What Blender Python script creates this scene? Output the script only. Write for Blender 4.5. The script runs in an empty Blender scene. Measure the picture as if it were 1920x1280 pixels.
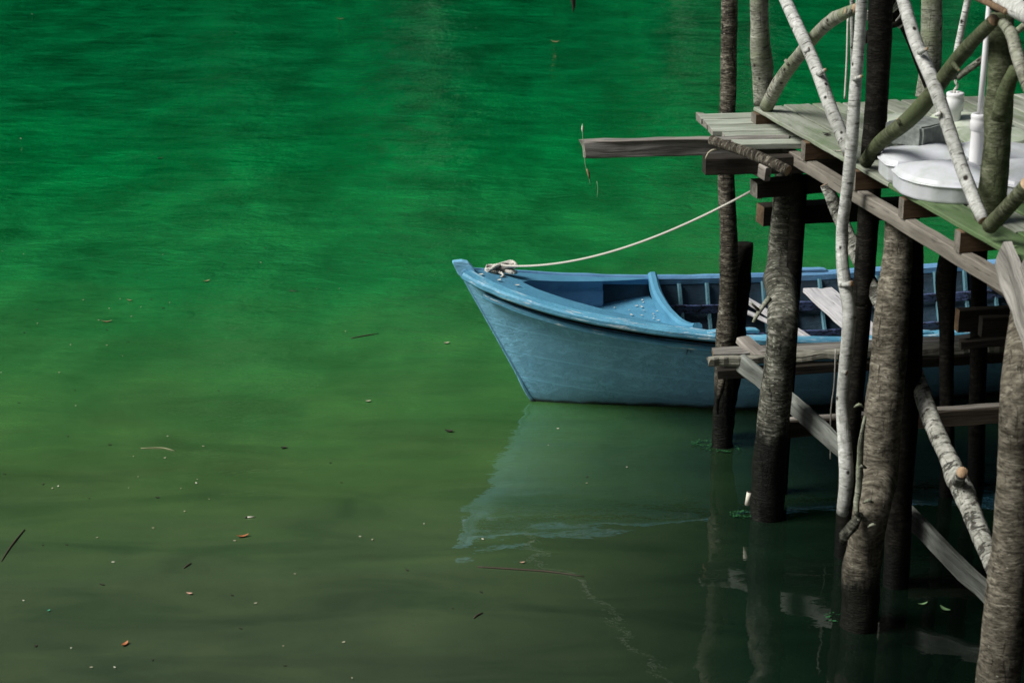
import bpy, bmesh, math, random
from math import sin, cos, pi, radians, sqrt, atan2
from mathutils import Vector, noise, Matrix
random.seed(7)
scn = bpy.context.scene
COL = scn.collection
# ------------------------------------------------------------------ camera
F = 3600.0; TH = radians(18.5); H = 3.9
cd = bpy.data.cameras.new('camera'); cam = bpy.data.objects.new('camera', cd); COL.objects.link(cam)
cd.sensor_width = 36; cd.lens = F/1920*36; cd.clip_end = 600; cd.clip_start = .1
cam.location = (0, 0, H); cam.rotation_euler = (pi/2-TH, 0, 0)
cd.dof.use_dof = True; cd.dof.focus_distance = 11.0; cd.dof.aperture_fstop = 5.0
scn.camera = cam
# ------------------------------------------------------------------ light
w = bpy.data.worlds.new('World'); scn.world = w; w.use_nodes = True
SUNV = Vector((-.68, -.15, .74)).normalized()
nt = w.node_tree; sky = nt.nodes.new('ShaderNodeTexSky'); sky.sky_type = 'NISHITA'; sky.sun_disc = False
sky.sun_elevation = math.asin(SUNV.z); sky.sun_rotation = atan2(SUNV.x, SUNV.y)
sky.air_density = 1.0; sky.dust_density = 4.0; sky.ozone_density = .5
nt.links.new(sky.outputs[0], nt.nodes['Background'].inputs[0]); nt.nodes['Background'].inputs[1].default_value = 0.05
sl = bpy.data.lights.new('sun', 'SUN'); sl.energy = 4.2; sl.angle = radians(27); sl.color = (1, .975, .94)
so = bpy.data.objects.new('sun', sl); COL.objects.link(so); so.rotation_euler = (-SUNV).to_track_quat('-Z', 'Y').to_euler()
so.location = (-8, -4, 14)
scn.view_settings.view_transform = 'Standard'; scn.view_settings.look = 'None'
scn.view_settings.exposure = 0.36; scn.view_settings.gamma = 1
scn.cycles.use_denoising = True
scn.cycles.max_bounces = 6

# ------------------------------------------------------------------ pixel to world helpers (photo 1920 x 1280)
def ray(px, py):
    u = (px-960)/F; v = (640-py)/F
    return Vector((u, cos(TH)+v*sin(TH), -sin(TH)+v*cos(TH)))
def P(px, py, z=0.0):
    r = ray(px, py); return Vector((0, 0, H)) + r*((z-H)/r.z)
def Q(px, py, Y):
    r = ray(px, py); return Vector((0, 0, H)) + r*(Y/r.y)
DZ = 1.95                                            # deck top
E0 = P(1410, 200, DZ); E1 = P(1920, 490, DZ)
U = (E1-E0).normalized()                             # along the left deck edge, towards the camera
V = Vector((-U.y, U.x, 0))                           # across the deck, to the right
def R(px, py, off=0.0):                              # on the upright plane of the left deck edge, off = to the right
    r = ray(px, py); o = E0+V*off
    return Vector((0, 0, H)) + r*((o-Vector((0, 0, H))).dot(V)/r.dot(V))
def G(a, b, z=DZ):                                   # deck grid: a along the edge, b across
    p = E0+U*a+V*b; p.z = z; return p

# ------------------------------------------------------------------ node helpers
class NT:
    def __init__(s, name):
        s.m = bpy.data.materials.new(name); s.m.use_nodes = True; s.t = s.m.node_tree
        s.b = s.t.nodes['Principled BSDF']
    def n(s, typ, **kw):
        x = s.t.nodes.new('ShaderNode'+typ)
        for k, v in kw.items():
            if hasattr(x, k): setattr(x, k, v)
            else: x.inputs[k.replace('_', ' ')].default_value = v
        return x
    def l(s, a, b): s.t.links.new(a, b)
    def vec(s, scale, attr='tex', offs=None):
        if attr == 'world': src = s.n('NewGeometry').outputs['Position']
        else: src = s.n('Attribute', attribute_name=attr).outputs['Vector']
        mp = s.n('Mapping'); mp.inputs['Scale'].default_value = scale; s.l(src, mp.inputs['Vector'])
        if offs:
            oi = s.n('ObjectInfo'); ml = s.n('VectorMath', operation='SCALE'); cb = s.n('CombineXYZ')
            for i in range(3): s.l(oi.outputs['Random'], cb.inputs[i])
            s.l(cb.outputs[0], ml.inputs[0]); ml.inputs['Scale'].default_value = offs
            s.l(ml.outputs[0], mp.inputs['Location'])
        return mp.outputs[0]
    def noise(s, vec, scale=1, detail=6, rough=.6, dist=0):
        x = s.n('TexNoise'); x.inputs['Scale'].default_value = scale; x.inputs['Detail'].default_value = detail
        x.inputs['Roughness'].default_value = rough; x.inputs['Distortion'].default_value = dist
        s.l(vec, x.inputs['Vector']); return x.outputs['Fac']
    def ramp(s, fac, stops, interp='LINEAR'):
        x = s.n('ValToRGB'); cr = x.color_ramp; cr.interpolation = interp
        while len(cr.elements) < len(stops): cr.elements.new(.5)
        for e, (p, c) in zip(cr.elements, stops):
            e.position = p; e.color = (c, c, c, 1) if isinstance(c, (int, float)) else (*c, 1)
        s.l(fac, x.inputs[0]); return x.outputs[0]
    def mix(s, fac, a, b, typ='MIX'):
        x = s.n('Mix', data_type='RGBA', blend_type=typ)
        for v, i in ((fac, 0), (a, 6), (b, 7)):
            if isinstance(v, (int, float)): x.inputs[i].default_value = v
            elif isinstance(v, tuple): x.inputs[i].default_value = (*v, 1)
            else: s.l(v, x.inputs[i])
        return x.outputs[2]
    def math(s, op, a, b=None, clamp=False):
        x = s.n('Math', operation=op); x.use_clamp = clamp
        for i, v in enumerate((a, b)):
            if v is None: continue
            if isinstance(v, (int, float)): x.inputs[i].default_value = v
            else: s.l(v, x.inputs[i])
        return x.outputs[0]
    def worldz(s):
        g = s.n('NewGeometry'); x = s.n('SeparateXYZ'); s.l(g.outputs['Position'], x.inputs[0]); return x.outputs
    def maprange(s, v, a, b, c, d):
        x = s.n('MapRange'); s.l(v, x.inputs[0])
        for i, q in enumerate((a, b, c, d)): x.inputs[i+1].default_value = q
        return x.outputs[0]
    def bump(s, h, dist=.005, strength=1, normal=None):
        x = s.n('Bump'); x.inputs['Distance'].default_value = dist; x.inputs['Strength'].default_value = strength
        s.l(h, x.inputs['Height'])
        if normal: s.l(normal, x.inputs['Normal'])
        return x.outputs[0]
    def out(s, col=None, rough=None, normal=None, **kw):
        b = s.b
        if col is not None:
            if isinstance(col, tuple): b.inputs['Base Color'].default_value = (*col, 1)
            else: s.l(col, b.inputs['Base Color'])
        if rough is not None:
            if isinstance(rough, (int, float)): b.inputs['Roughness'].default_value = rough
            else: s.l(rough, b.inputs['Roughness'])
        if normal: s.l(normal, b.inputs['Normal'])
        for k, v in kw.items(): b.inputs[k.replace('_', ' ')].default_value = v
        return s.m

def bark(name, dark, mid, light, ring=34, lich=.62, lichcol=(.42, .43, .36), wet=None, dashes=False, bumpd=.006, peel=None, green=None):
    t = NT(name)
    v1 = t.vec((17, 17, ring*1.5), offs=9); v2 = t.vec((5, 5, 5), offs=7); v3 = t.vec((40, 40, 130), offs=5)
    n1 = t.noise(v1, 1, 8, .65, .4); n2 = t.noise(v2, 1, 5, .6); n3 = t.noise(v3, 1, 4, .6)
    c = t.ramp(n1, [(.32, dark), (.5, mid), (.68, light)])
    c = t.mix(t.ramp(n2, [(.35, 0.0), (.65, .75)]), c, t.mix(.5, c, dark), 'MIX')
    h = t.math('ADD', n1, t.math('MULTIPLY', n3, .8))
    c = t.mix(t.ramp(n3, [(.36, .85), (.5, 0)]), c, dark)
    ls = t.ramp(t.noise(t.vec((34, 34, 60), offs=3), 1, 5, .65), [(lich, 0), (lich+.05, 1)])
    c = t.mix(t.math('MULTIPLY', ls, .75), c, lichcol)
    crk = t.ramp(t.noise(t.vec((26, 26, 5), offs=21), 1, 6, .75, .8), [(.36, 1), (.41, 0)])
    c = t.mix(t.math('MULTIPLY', crk, .75), c, dark); h = t.math('SUBTRACT', h, t.math('MULTIPLY', crk, .6))
    bl = t.ramp(t.noise(t.vec((6, 6, 2.2), offs=23), 1, 5, .6), [(.40, 1), (.60, 0)])
    c = t.mix(t.math('MULTIPLY', bl, .55), c, t.mix(1.0, c, (.42, .42, .40), 'MULTIPLY'))
    if green:
        g = t.ramp(t.noise(t.vec((3, 3, 4), offs=11), 1, 4, .6), [(.42, 0), (.62, .85)])
        c = t.mix(g, c, green)
    if dashes:
        d = t.noise(t.vec((13, 13, 95), offs=4), 1, 3, .5)
        dm = t.ramp(d, [(.62, 0), (.67, 1)])
        c = t.mix(t.math('MULTIPLY', dm, .8), c, (.03, .025, .02))
        vo = t.n('TexVoronoi'); vo.inputs['Scale'].default_value = 1; t.l(t.vec((14, 14, 11), offs=6), vo.inputs['Vector'])
        k = t.ramp(vo.outputs['Distance'], [(.08, 1), (.15, 0)])
        c = t.mix(k, c, (.02, .016, .013)); h = t.math('SUBTRACT', h, t.math('MULTIPLY', dm, .4))
    if peel:
        pm = t.ramp(t.noise(t.vec((10, 10, 26), offs=8), 1, 6, .7, .6), [(.53, 0), (.58, .85)])
        c = t.mix(pm, c, peel); h = t.math('SUBTRACT', h, pm)
    rough = .85
    if wet is not None:
        z = t.worldz()[2]
        nn = t.math('MULTIPLY', t.math('SUBTRACT', t.noise(t.vec((14, 14, 3), offs=2), 1, 5, .7), .5), .28)
        wz = t.maprange(t.math('ADD', z, nn), wet-.05, wet+.05, 1, 0)
        c = t.mix(t.math('MULTIPLY', wz, .95), c, (.002, .003, .002)); rough = t.maprange(wz, 0, 1, .85, .6)
    return t.out(c, rough, t.bump(h, bumpd), Specular_IOR_Level=.12)

def wood(name, dark, light, gs=(1.6, 34, 34), green=None, gthr=.5, bumpd=.003, rough=.8, stain=.5):
    t = NT(name)
    n1 = t.noise(t.vec(gs, offs=13), 1, 8, .62, .6); n2 = t.noise(t.vec((2.2, 5, 5), offs=17), 1, 5, .6); n3 = t.noise(t.vec((6, 90, 90), offs=3), 1, 4, .6)
    c = t.ramp(n1, [(.3, dark), (.62, light)])
    c = t.mix(t.ramp(n2, [(.4, stain), (.66, 0)]), c, dark)
    c = t.mix(t.ramp(n3, [(.33, .7), (.43, 0)]), c, tuple(x*.35 for x in dark))
    if green:
        g = t.ramp(t.noise(t.vec((3.1, 7, 7), offs=19), 1, 5, .65), [(gthr-.1, 0), (gthr+.12, .9)])
        c = t.mix(g, c, green)
    return t.out(c, rough, t.bump(t.math('ADD', n1, n3), bumpd), Specular_IOR_Level=.3)

M = {}
M['bark_dark'] = bark('dark_bark', (.016, .014, .011), (.11, .098, .075), (.34, .32, .26), ring=42, wet=.36, bumpd=.012, lich=.62, lichcol=(.36, .36, .30))
M['bark_grey'] = bark('grey_bark', (.022, .023, .018), (.12, .12, .095), (.36, .36, .31), ring=46, lich=.6, lichcol=(.42, .44, .36), wet=.50, bumpd=.008)
M['bark_brown'] = bark('brown_bark', (.032, .028, .02), (.135, .124, .095), (.29, .272, .215), ring=32, lich=.64, lichcol=(.40, .39, .32), wet=.26, bumpd=.006)
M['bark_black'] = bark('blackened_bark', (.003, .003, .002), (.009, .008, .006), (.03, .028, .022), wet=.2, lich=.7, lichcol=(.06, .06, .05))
M['birch'] = bark('birch_bark', (.25, .26, .235), (.46, .475, .45), (.62, .63, .61), ring=24, lich=.7, dashes=True, bumpd=.002, wet=-1)
M['birch_old'] = bark('old_birch_bark', (.10, .10, .08), (.32, .33, .27), (.50, .51, .44), ring=30, lich=.66, dashes=True, bumpd=.004, wet=-1, green=(.17, .20, .12))
M['birch_green'] = bark('mossy_stick_bark', (.03, .035, .02), (.10, .115, .065), (.22, .235, .16), ring=26, lich=.66, lichcol=(.33, .35, .27), bumpd=.006, wet=-1, green=(.075, .095, .045))
M['birch_peel'] = bark('peeling_birch_bark', (.20, .20, .17), (.40, .41, .36), (.58, .59, .54), ring=40, lich=.7, peel=(.025, .023, .018), bumpd=.01, wet=-1)
M['endgrain'] = wood('cut_end', (.20, .12, .06), (.45, .34, .22), gs=(30, 30, 30))
M['plank'] = wood('weathered_plank', (.06, .058, .05), (.32, .31, .28), gs=(1.8, 26, 26), bumpd=.005)
M['plank_pale'] = wood('pale_weathered_plank', (.11, .10, .085), (.32, .30, .265), gs=(1.8, 30, 30), bumpd=.004)
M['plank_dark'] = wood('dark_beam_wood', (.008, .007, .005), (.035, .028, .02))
M['beam'] = wood('brown_beam_wood', (.07, .062, .05), (.22, .205, .172), gs=(1.2, 18, 18), stain=.55, bumpd=.002)
M['joist'] = wood('joist_wood', (.06, .038, .022), (.19, .125, .07), gs=(1.5, 25, 25))
M['bark_beam'] = wood('stained_beam_wood', (.012, .009, .006), (.075, .06, .042))
M['deck'] = wood('mossy_deck_wood', (.12, .135, .10), (.31, .335, .28), gs=(1.3, 15, 15), green=(.12, .165, .09), gthr=.6, bumpd=.002, stain=.5)
M['deck_moss'] = wood('green_deck_wood', (.05, .085, .035), (.15, .21, .105), gs=(1.3, 15, 15), green=(.05, .10, .03), gthr=.5, bumpd=.002)
M['platform'] = wood('platform_wood', (.15, .17, .13), (.40, .44, .37), gs=(1.5, 22, 22), bumpd=.002, stain=.3)
M['rough_edge'] = wood('split_grey_wood', (.07, .068, .05), (.40, .40, .33), gs=(3, 20, 20), bumpd=.012)
M['brace_wood'] = wood('grey_brace_wood', (.05, .055, .047), (.22, .24, .215), gs=(3.5, 20, 20), bumpd=.005)

def paint(name, base, dark, worn=(.5, .55, .56), wornthr=.70, bumpd=.0035, grow=False, rough=.5, ws=(30, 45, 60)):
    t = NT(name)
    n1 = t.noise(t.vec((5, 5, 5)), 1, 6, .6); n2 = t.noise(t.vec((60, 60, 60)), 1, 4, .6); n3 = t.noise(t.vec((1.6, 9, 22)), 1, 6, .65, .5)
    n4 = t.noise(t.vec(ws), 1, 8, .75)
    c = t.mix(t.ramp(n1, [(.3, .9), (.7, 0)]), base, dark)
    c = t.mix(t.ramp(n3, [(.30, .6), (.44, 0)]), c, dark)
    c = t.mix(t.ramp(n4, [(wornthr, 0), (wornthr+.04, 1)]), c, worn)
    if grow:                                       # dark slime line at the water
        z = t.worldz()[2]
        zz = t.math('ADD', z, t.math('MULTIPLY', n1, .05))
        c = t.mix(t.maprange(zz, .035, .055, 1, 0), c, (.008, .008, .006))
        c = t.mix(t.math('MULTIPLY', t.maprange(zz, .05, .16, .75, 0), n3), c, (.05, .10, .08))
    sc = t.ramp(t.noise(t.vec((3, 30, 8)), 1, 8, .78, 1.5), [(.60, 0), (.72, .45)])
    c = t.mix(sc, c, t.mix(.28, base, (.75, .8, .82)))
    n5 = t.noise(t.vec((11, 14, 20)), 1, 9, .8)
    c = t.mix(t.ramp(n5, [(.30, .55), (.42, 0)]), c, tuple(x*.45 for x in dark))
    h = t.math('ADD', t.math('MULTIPLY', n2, .8), t.math('MULTIPLY', n3, 1.0)); h = t.math('ADD', h, t.math('MULTIPLY', n5, 1.2))
    if grow:
        q = t.n('SeparateXYZ'); t.l(t.n('Attribute', attribute_name='tex').outputs['Vector'], q.inputs[0])
        a = t.math('ADD', q.outputs[2], t.math('ADD', t.math('MULTIPLY', q.outputs[0], .11), t.math('MULTIPLY', n1, .03)))
        a = t.math('ABSOLUTE', t.math('SINE', t.math('MULTIPLY', a, pi/.165)))
        h = t.math('ADD', h, t.math('MULTIPLY', t.maprange(a, 0, .16, 0, 1), t.maprange(n5, .45, .60, 0, .7)))
    return t.out(c, rough, t.bump(h, bumpd), Specular_IOR_Level=.35)
M['hull'] = paint('light_blue_hull_paint', (.25, .60, .84), (.17, .45, .68), worn=(.08, .16, .2), wornthr=.745, grow=True, bumpd=.005)
M['rail'] = paint('worn_blue_rail_paint', (.13, .39, .54), (.06, .23, .36), worn=(.55, .64, .66), wornthr=.565, ws=(5, 60, 60))
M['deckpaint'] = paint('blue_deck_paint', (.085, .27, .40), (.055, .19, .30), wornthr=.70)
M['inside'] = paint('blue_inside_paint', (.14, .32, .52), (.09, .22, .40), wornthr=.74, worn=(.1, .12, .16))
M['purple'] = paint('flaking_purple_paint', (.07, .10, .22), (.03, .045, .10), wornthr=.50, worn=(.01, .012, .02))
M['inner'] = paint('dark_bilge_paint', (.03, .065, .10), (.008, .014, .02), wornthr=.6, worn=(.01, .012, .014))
M['ribs'] = paint('dull_rib_paint', (.09, .22, .27), (.04, .10, .13), wornthr=.62, worn=(.02, .03, .03))
M['thwart'] = wood('pale_thwart_wood', (.28, .28, .29), (.52, .52, .52))

def plain(name, col, rough=.6, var=.25, scale=20, bumpd=.001, **kw):
    t = NT(name); n1 = t.noise(t.vec((scale,)*3), 1, 6, .6)
    c = t.mix(t.ramp(n1, [(.3, 1.0), (.7, 0)]), col, tuple(x*(1-var) for x in col))
    return t.out(c, rough, t.bump(n1, bumpd), **kw)
t = NT('white_moulded_plastic')
_n = t.noise(t.vec((5, 5, 5), offs=5), 1, 6, .65); _z = t.n('SeparateXYZ'); t.l(t.n('Attribute', attribute_name='tex').outputs['Vector'], _z.inputs[0])
_g = t.math('MULTIPLY', t.ramp(_n, [(.42, 0), (.68, .6)]), 1)
M['white'] = t.out(t.mix(_g, (.52, .54, .58), (.28, .33, .25)), .38, t.bump(t.noise(t.vec((40,)*3), 1, 3, .5), .0008))
t = NT('green_stained_plastic')
_n = t.noise(t.vec((6, 6, 6)), 1, 6, .65)
M['white_green'] = t.out(t.mix(t.ramp(_n, [(.35, 0), (.65, .9)]), (.60, .64, .56), (.30, .38, .24)), .5)
M['pvc'] = plain('white_pipe_plastic', (.74, .75, .76), .3, .1, 8)
M['concrete'] = plain('grey_concrete', (.24, .27, .25), .9, .55, 26, .004)
M['rope'] = plain('off_white_rope', (.56, .55, .49), .9, .35, 60)
M['cord_black'] = plain('black_cord', (.01, .01, .01), .6, .2)
M['fish_line'] = plain('fishing_line', (.25, .35, .22), .4, .1)
M['weed'] = plain('bright_water_weed', (.01, .10, .025), .6, .5, 50)
M['leaf_dark'] = plain('dark_leaf', (.025, .018, .012), .6, .4, 60)
M['leaf_pale'] = plain('pale_leaf', (.42, .40, .28), .6, .35, 60)
M['leaf_tan'] = plain('tan_leaf', (.30, .23, .11), .6, .35, 60)
M['leaf_orange'] = plain('orange_leaf', (.42, .14, .05), .6, .4, 60)
M['leaf_green'] = plain('green_leaf', (.18, .32, .14), .6, .3, 60)
M['petal'] = plain('pale_flake', (.62, .60, .50), .7, .2, 60)
M['pink'] = plain('pink_petal', (.50, .30, .22), .7, .2, 60)
M['teal'] = plain('teal_scrap', (.05, .35, .22), .5, .2, 60)
M['twig'] = plain('wet_twig', (.05, .028, .02), .7, .4, 60)
M['twig_pale'] = plain('dry_twig', (.30, .28, .16), .7, .3, 60)
M['metal_black'] = plain('black_frame', (.008, .008, .008), .5, .2)

# ------------------------------------------------------------------ mesh helpers
def finish(name, verts, faces, tex, mat, parent=None, smooth=True, mats=None, midx=None):
    me = bpy.data.meshes.new(name); me.from_pydata([tuple(v) for v in verts], [], faces)
    a = me.attributes.new('tex', 'FLOAT_VECTOR', 'POINT')
    a.data.foreach_set('vector', [c for p in tex for c in p])
    me.materials.append(mat)
    if mats:
        for m in mats: me.materials.append(m)
        me.polygons.foreach_set('material_index', midx)
    if smooth: me.polygons.foreach_set('use_smooth', [True]*len(me.polygons))
    me.update()
    o = bpy.data.objects.new(name, me); COL.objects.link(o)
    if parent: o.parent = parent; o.matrix_parent_inverse = Matrix.Translation(-parent.location) if parent.type == 'EMPTY' else parent.matrix_basis.inverted()
    return o
def empty(name, loc):
    o = bpy.data.objects.new(name, None); COL.objects.link(o); o.location = loc; o.empty_display_size = .2; return o
def tag(o, label=None, cat=None, group=None, kind=None):
    if label: o['label'] = label
    if cat: o['category'] = cat
    if group: o['group'] = group
    if kind: o['kind'] = kind
    return o
def catmull(pts, step=.03, vals=None):
    pts = [Vector(p) for p in pts]
    if len(pts) == 2:
        n = max(2, int((pts[1]-pts[0]).length/step)); 
        return [pts[0].lerp(pts[1], i/n) for i in range(n+1)], [vals[0]+(vals[1]-vals[0])*i/n for i in range(n+1)]
    P0 = [pts[0]*2-pts[1]]+pts+[pts[-1]*2-pts[-2]]
    out, vo = [], []
    for k in range(1, len(P0)-2):
        a, b, c, d = P0[k-1:k+3]; n = max(2, int((c-b).length/step))
        for i in range(n):
            t = i/n
            out.append(.5*((2*b)+(c-a)*t+(2*a-5*b+4*c-d)*t*t+(3*b-a-3*c+d)*t**3))
            vo.append(vals[k-1]+(vals[k]-vals[k-1])*t)
    out.append(pts[-1]); vo.append(vals[-1]); return out, vo
def log(name, pts, rads, mat, parent=None, seed=0, rough=.06, sides=16, bend=.0, knots=(), step=.03, cut=None, flat=0):
    """an uneven round log; knots = (fraction, angle, size)"""
    rads = [rads]*len(pts) if isinstance(rads, (int, float)) else list(rads)
    C, rr = catmull(pts, step, rads)
    n = len(C); L = 0; verts, faces, tex = [], [], []
    T0 = (C[1]-C[0]).normalized(); up = Vector((0, 1, 0)) if abs(T0.y) < .9 else Vector((1, 0, 0))
    X = (up-T0*up.dot(T0)).normalized()
    so_ = Vector((seed*3.7, seed*1.3, seed*.7))
    total = sum((C[i+1]-C[i]).length for i in range(n-1))
    for i in range(n):
        T = (C[min(i+1, n-1)]-C[max(i-1, 0)]).normalized(); X = (X-T*X.dot(T)).normalized(); Y = T.cross(X)
        if i: L += (C[i]-C[i-1]).length
        wob = Vector((noise.noise(so_+Vector((L*1.7, 0, 0))), noise.noise(so_+Vector((0, L*1.7, 9))), 0))*bend
        for k in range(sides):
            a = 2*pi*k/sides; r = rr[i]
            q = Vector((cos(a)*r, sin(a)*r, L))
            d = 1+rough*(noise.noise(so_+Vector((cos(a)*1.2, sin(a)*1.2, L*5)))+.6*noise.noise(so_+Vector((cos(a)*3, sin(a)*3, L*22))))
            for (kf, ka, ks) in knots:
                dl = (L/total-kf)*total/(r*1.3); da = (a-ka+pi) % (2*pi)-pi
                d += ks*math.exp(-dl*dl-da*da*1.6)
            verts.append(C[i]+X*wob.x+Y*wob.y+(X*cos(a)+Y*sin(a))*r*d); tex.append((q.x, q.y, q.z))
    for i in range(n-1):
        for k in range(sides):
            k2 = (k+1) % sides; faces.append((i*sides+k, i*sides+k2, (i+1)*sides+k2, (i+1)*sides+k))
    midx = [0]*len(faces)
    for e, base in ((0, 0), (1, (n-1)*sides)):
        ci = len(verts); verts.append(sum((verts[base+k] for k in range(sides)), Vector())/sides); tex.append((0, 0, 0 if e == 0 else L))
        for k in range(sides):
            k2 = (k+1) % sides; faces.append((ci, base+k2, base+k) if e == 0 else (ci, base+k, base+k2)); midx.append(1 if cut else 0)
    o = finish(name, verts, faces, tex, mat, parent, mats=[cut] if cut else None, midx=midx)
    return o
def board(name, pts, wd, th, mat, parent=None, up=(0, 0, 1), seed=0, jag=.0, rough=.0025, step=.05, bev=.004, endmat=None, endjag=0.0):
    """plank swept along pts; wd = width across, th = thickness along up"""
    C, ww = catmull(pts, step, [1]*len(pts)); n = len(C); up = Vector(up).normalized()
    h, t2 = wd/2, th/2; b = min(bev, h*.5, t2*.5); nx = 3 if wd > .05 else 1; ny = 2 if th > .05 else 1
    sec = []
    def edge(x0, y0, x1, y1, k):
        for i in range(k+1): sec.append((x0+(x1-x0)*i/k, y0+(y1-y0)*i/k))
    edge(-h+b, -t2, h-b, -t2, nx); edge(h, -t2+b, h, t2-b, ny); edge(h-b, t2, -h+b, t2, nx); edge(-h, t2-b, -h, -t2+b, ny)
    m = len(sec); verts, faces, tex = [], [], []; L = 0; sv = Vector((seed*1.7+.3, seed*2.9, seed*.9))
    for i in range(n):
        T = (C[min(i+1, n-1)]-C[max(i-1, 0)]).normalized(); S = T.cross(up).normalized(); Z = S.cross(T).normalized()
        if i: L += (C[i]-C[i-1]).length
        jw = 1+jag*noise.noise(sv+Vector((L*9, 0, 0)))+jag*.6*noise.noise(sv+Vector((L*31, 4, 0)))
        for k, (x, y) in enumerate(sec):
            q = Vector((L*7, x*14, y*14))+sv
            e = Vector((noise.noise(q), noise.noise(q+Vector((5, 5, 5))), 0))*rough*2
            ox = 0
            if endjag and i in (0, n-1): ox = endjag*noise.noise(sv+Vector((x*40, y*40, i)))*(1 if i else -1)
            verts.append(C[i]+S*(x*jw+e.x)+Z*(y*(1+jag*.5*noise.noise(q*2))+e.y)+T*ox); tex.append((L, x+seed*.37, y))
    for i in range(n-1):
        for k in range(m):
            k2 = (k+1) % m; faces.append((i*m+k, i*m+k2, (i+1)*m+k2, (i+1)*m+k))
    midx = [0]*len(faces)
    faces.append(tuple(range(m-1, -1, -1))); faces.append(tuple((n-1)*m+k for k in range(m))); midx += [1 if endmat else 0]*2
    o = finish(name, verts, [f[::-1] for f in faces], tex, mat, parent, smooth=False, mats=[endmat] if endmat else None, midx=midx)
    return o
def tube(name, pts, r, mat, parent=None, sides=8, step=.02, smooth=True):
    rr = [r]*len(pts) if isinstance(r, (int, float)) else r
    return log(name, pts, rr, mat, parent, rough=0, sides=sides, step=step)
def lathe(name, prof, loc, mat, parent=None, sides=32, ribs=0):
    verts, faces, tex = [], [], []
    for i, (r, z) in enumerate(prof):
        for k in range(sides):
            a = 2*pi*k/sides; verts.append((loc[0]+r*cos(a), loc[1]+r*sin(a), loc[2]+z)); tex.append((r*cos(a), r*sin(a), z))
    for i in range(len(prof)-1):
        for k in range(sides):
            k2 = (k+1) % sides; faces.append((i*sides+k, i*sides+k2, (i+1)*sides+k2, (i+1)*sides+k))
    return finish(name, verts, faces, tex, mat, parent)

# ------------------------------------------------------------------ water
def build_water():
    nx, ny = 150, 220; x0, x1, y0, y1 = -60, 60, -30, 90
    verts = [(x0, y0, 0), (x1, y0, 0), (x1, y1, 0), (x0, y1, 0)]
    t = NT('green_lake_water')
    W = t.worldz(); y = W[1]; x = W[0]
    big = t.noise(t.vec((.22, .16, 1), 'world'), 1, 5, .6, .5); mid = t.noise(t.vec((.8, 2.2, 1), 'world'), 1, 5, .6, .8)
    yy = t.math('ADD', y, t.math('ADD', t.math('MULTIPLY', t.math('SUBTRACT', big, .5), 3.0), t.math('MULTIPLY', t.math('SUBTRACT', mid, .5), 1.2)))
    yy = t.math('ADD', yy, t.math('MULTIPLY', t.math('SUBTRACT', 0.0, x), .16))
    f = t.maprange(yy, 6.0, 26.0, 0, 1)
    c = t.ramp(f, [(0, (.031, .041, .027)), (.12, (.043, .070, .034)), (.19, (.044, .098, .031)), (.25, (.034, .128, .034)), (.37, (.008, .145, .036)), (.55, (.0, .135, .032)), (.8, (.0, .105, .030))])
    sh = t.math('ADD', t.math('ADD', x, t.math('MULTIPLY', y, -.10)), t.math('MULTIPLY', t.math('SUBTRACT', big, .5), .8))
    pier_shade = t.math('MULTIPLY', t.maprange(sh, -1.1, .3, 0, 1), t.maprange(y, 11.2, 10.2, 0, 1))
    c = t.mix(t.math('MULTIPLY', pier_shade, .94), c, (.003, .011, .006))  # shade of pier and boat put into the water colour
    deck_shade = t.math('MULTIPLY', t.maprange(sh, .25, .9, 0, 1), t.maprange(y, 10.6, 9.8, 0, 1))
    c = t.mix(t.math('MULTIPLY', deck_shade, .9), c, (.0012, .003, .002))  # second, near-black stage of painted shade under the deck
    pt = t.noise(t.vec((1.5, .8, 1), 'world'), 1, 6, .62, .25)  # mottling in the water colour stands in for soft tree reflections
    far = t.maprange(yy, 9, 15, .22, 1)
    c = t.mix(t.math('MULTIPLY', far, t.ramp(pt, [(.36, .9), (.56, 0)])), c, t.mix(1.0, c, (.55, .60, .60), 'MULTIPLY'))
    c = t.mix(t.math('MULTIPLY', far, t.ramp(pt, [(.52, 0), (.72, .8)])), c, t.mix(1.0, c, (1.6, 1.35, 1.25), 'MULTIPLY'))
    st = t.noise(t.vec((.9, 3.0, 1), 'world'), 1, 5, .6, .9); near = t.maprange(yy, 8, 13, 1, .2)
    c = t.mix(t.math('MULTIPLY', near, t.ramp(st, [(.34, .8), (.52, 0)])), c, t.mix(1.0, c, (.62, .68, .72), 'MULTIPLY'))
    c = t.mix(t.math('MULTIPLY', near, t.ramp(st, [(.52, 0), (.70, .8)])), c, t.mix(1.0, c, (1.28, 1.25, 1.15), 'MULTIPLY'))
    # ripples
    r1 = t.noise(t.vec((3.0, 4.2, 1), 'world'), 1, 3, .55, .8)
    r2 = t.noise(t.vec((12, 15, 1), 'world'), 1, 3, .6, .4)
    r3 = t.noise(t.vec((1.2, 1.9, 1), 'world'), 1, 2, .5, .3)
    amp = t.maprange(yy, 9.5, 16, .035, 1)
    gust = t.ramp(t.noise(t.vec((.25, .5, 1), 'world'), 1, 3, .6), [(.3, .45), (.7, 1.0)])
    amp = t.math('MULTIPLY', amp, gust)
    h = t.math('ADD', t.math('MULTIPLY', r1, 1.0), t.math('MULTIPLY', r2, .45)); h = t.math('MULTIPLY', h, amp)
    h = t.math('ADD', h, t.math('MULTIPLY', r3, t.maprange(yy, 9, 18, .3, 1.6)))
    nrm = t.bump(h, .040)
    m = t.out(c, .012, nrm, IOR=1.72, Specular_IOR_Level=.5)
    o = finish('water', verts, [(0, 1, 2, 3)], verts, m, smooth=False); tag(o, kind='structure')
build_water()

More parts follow.
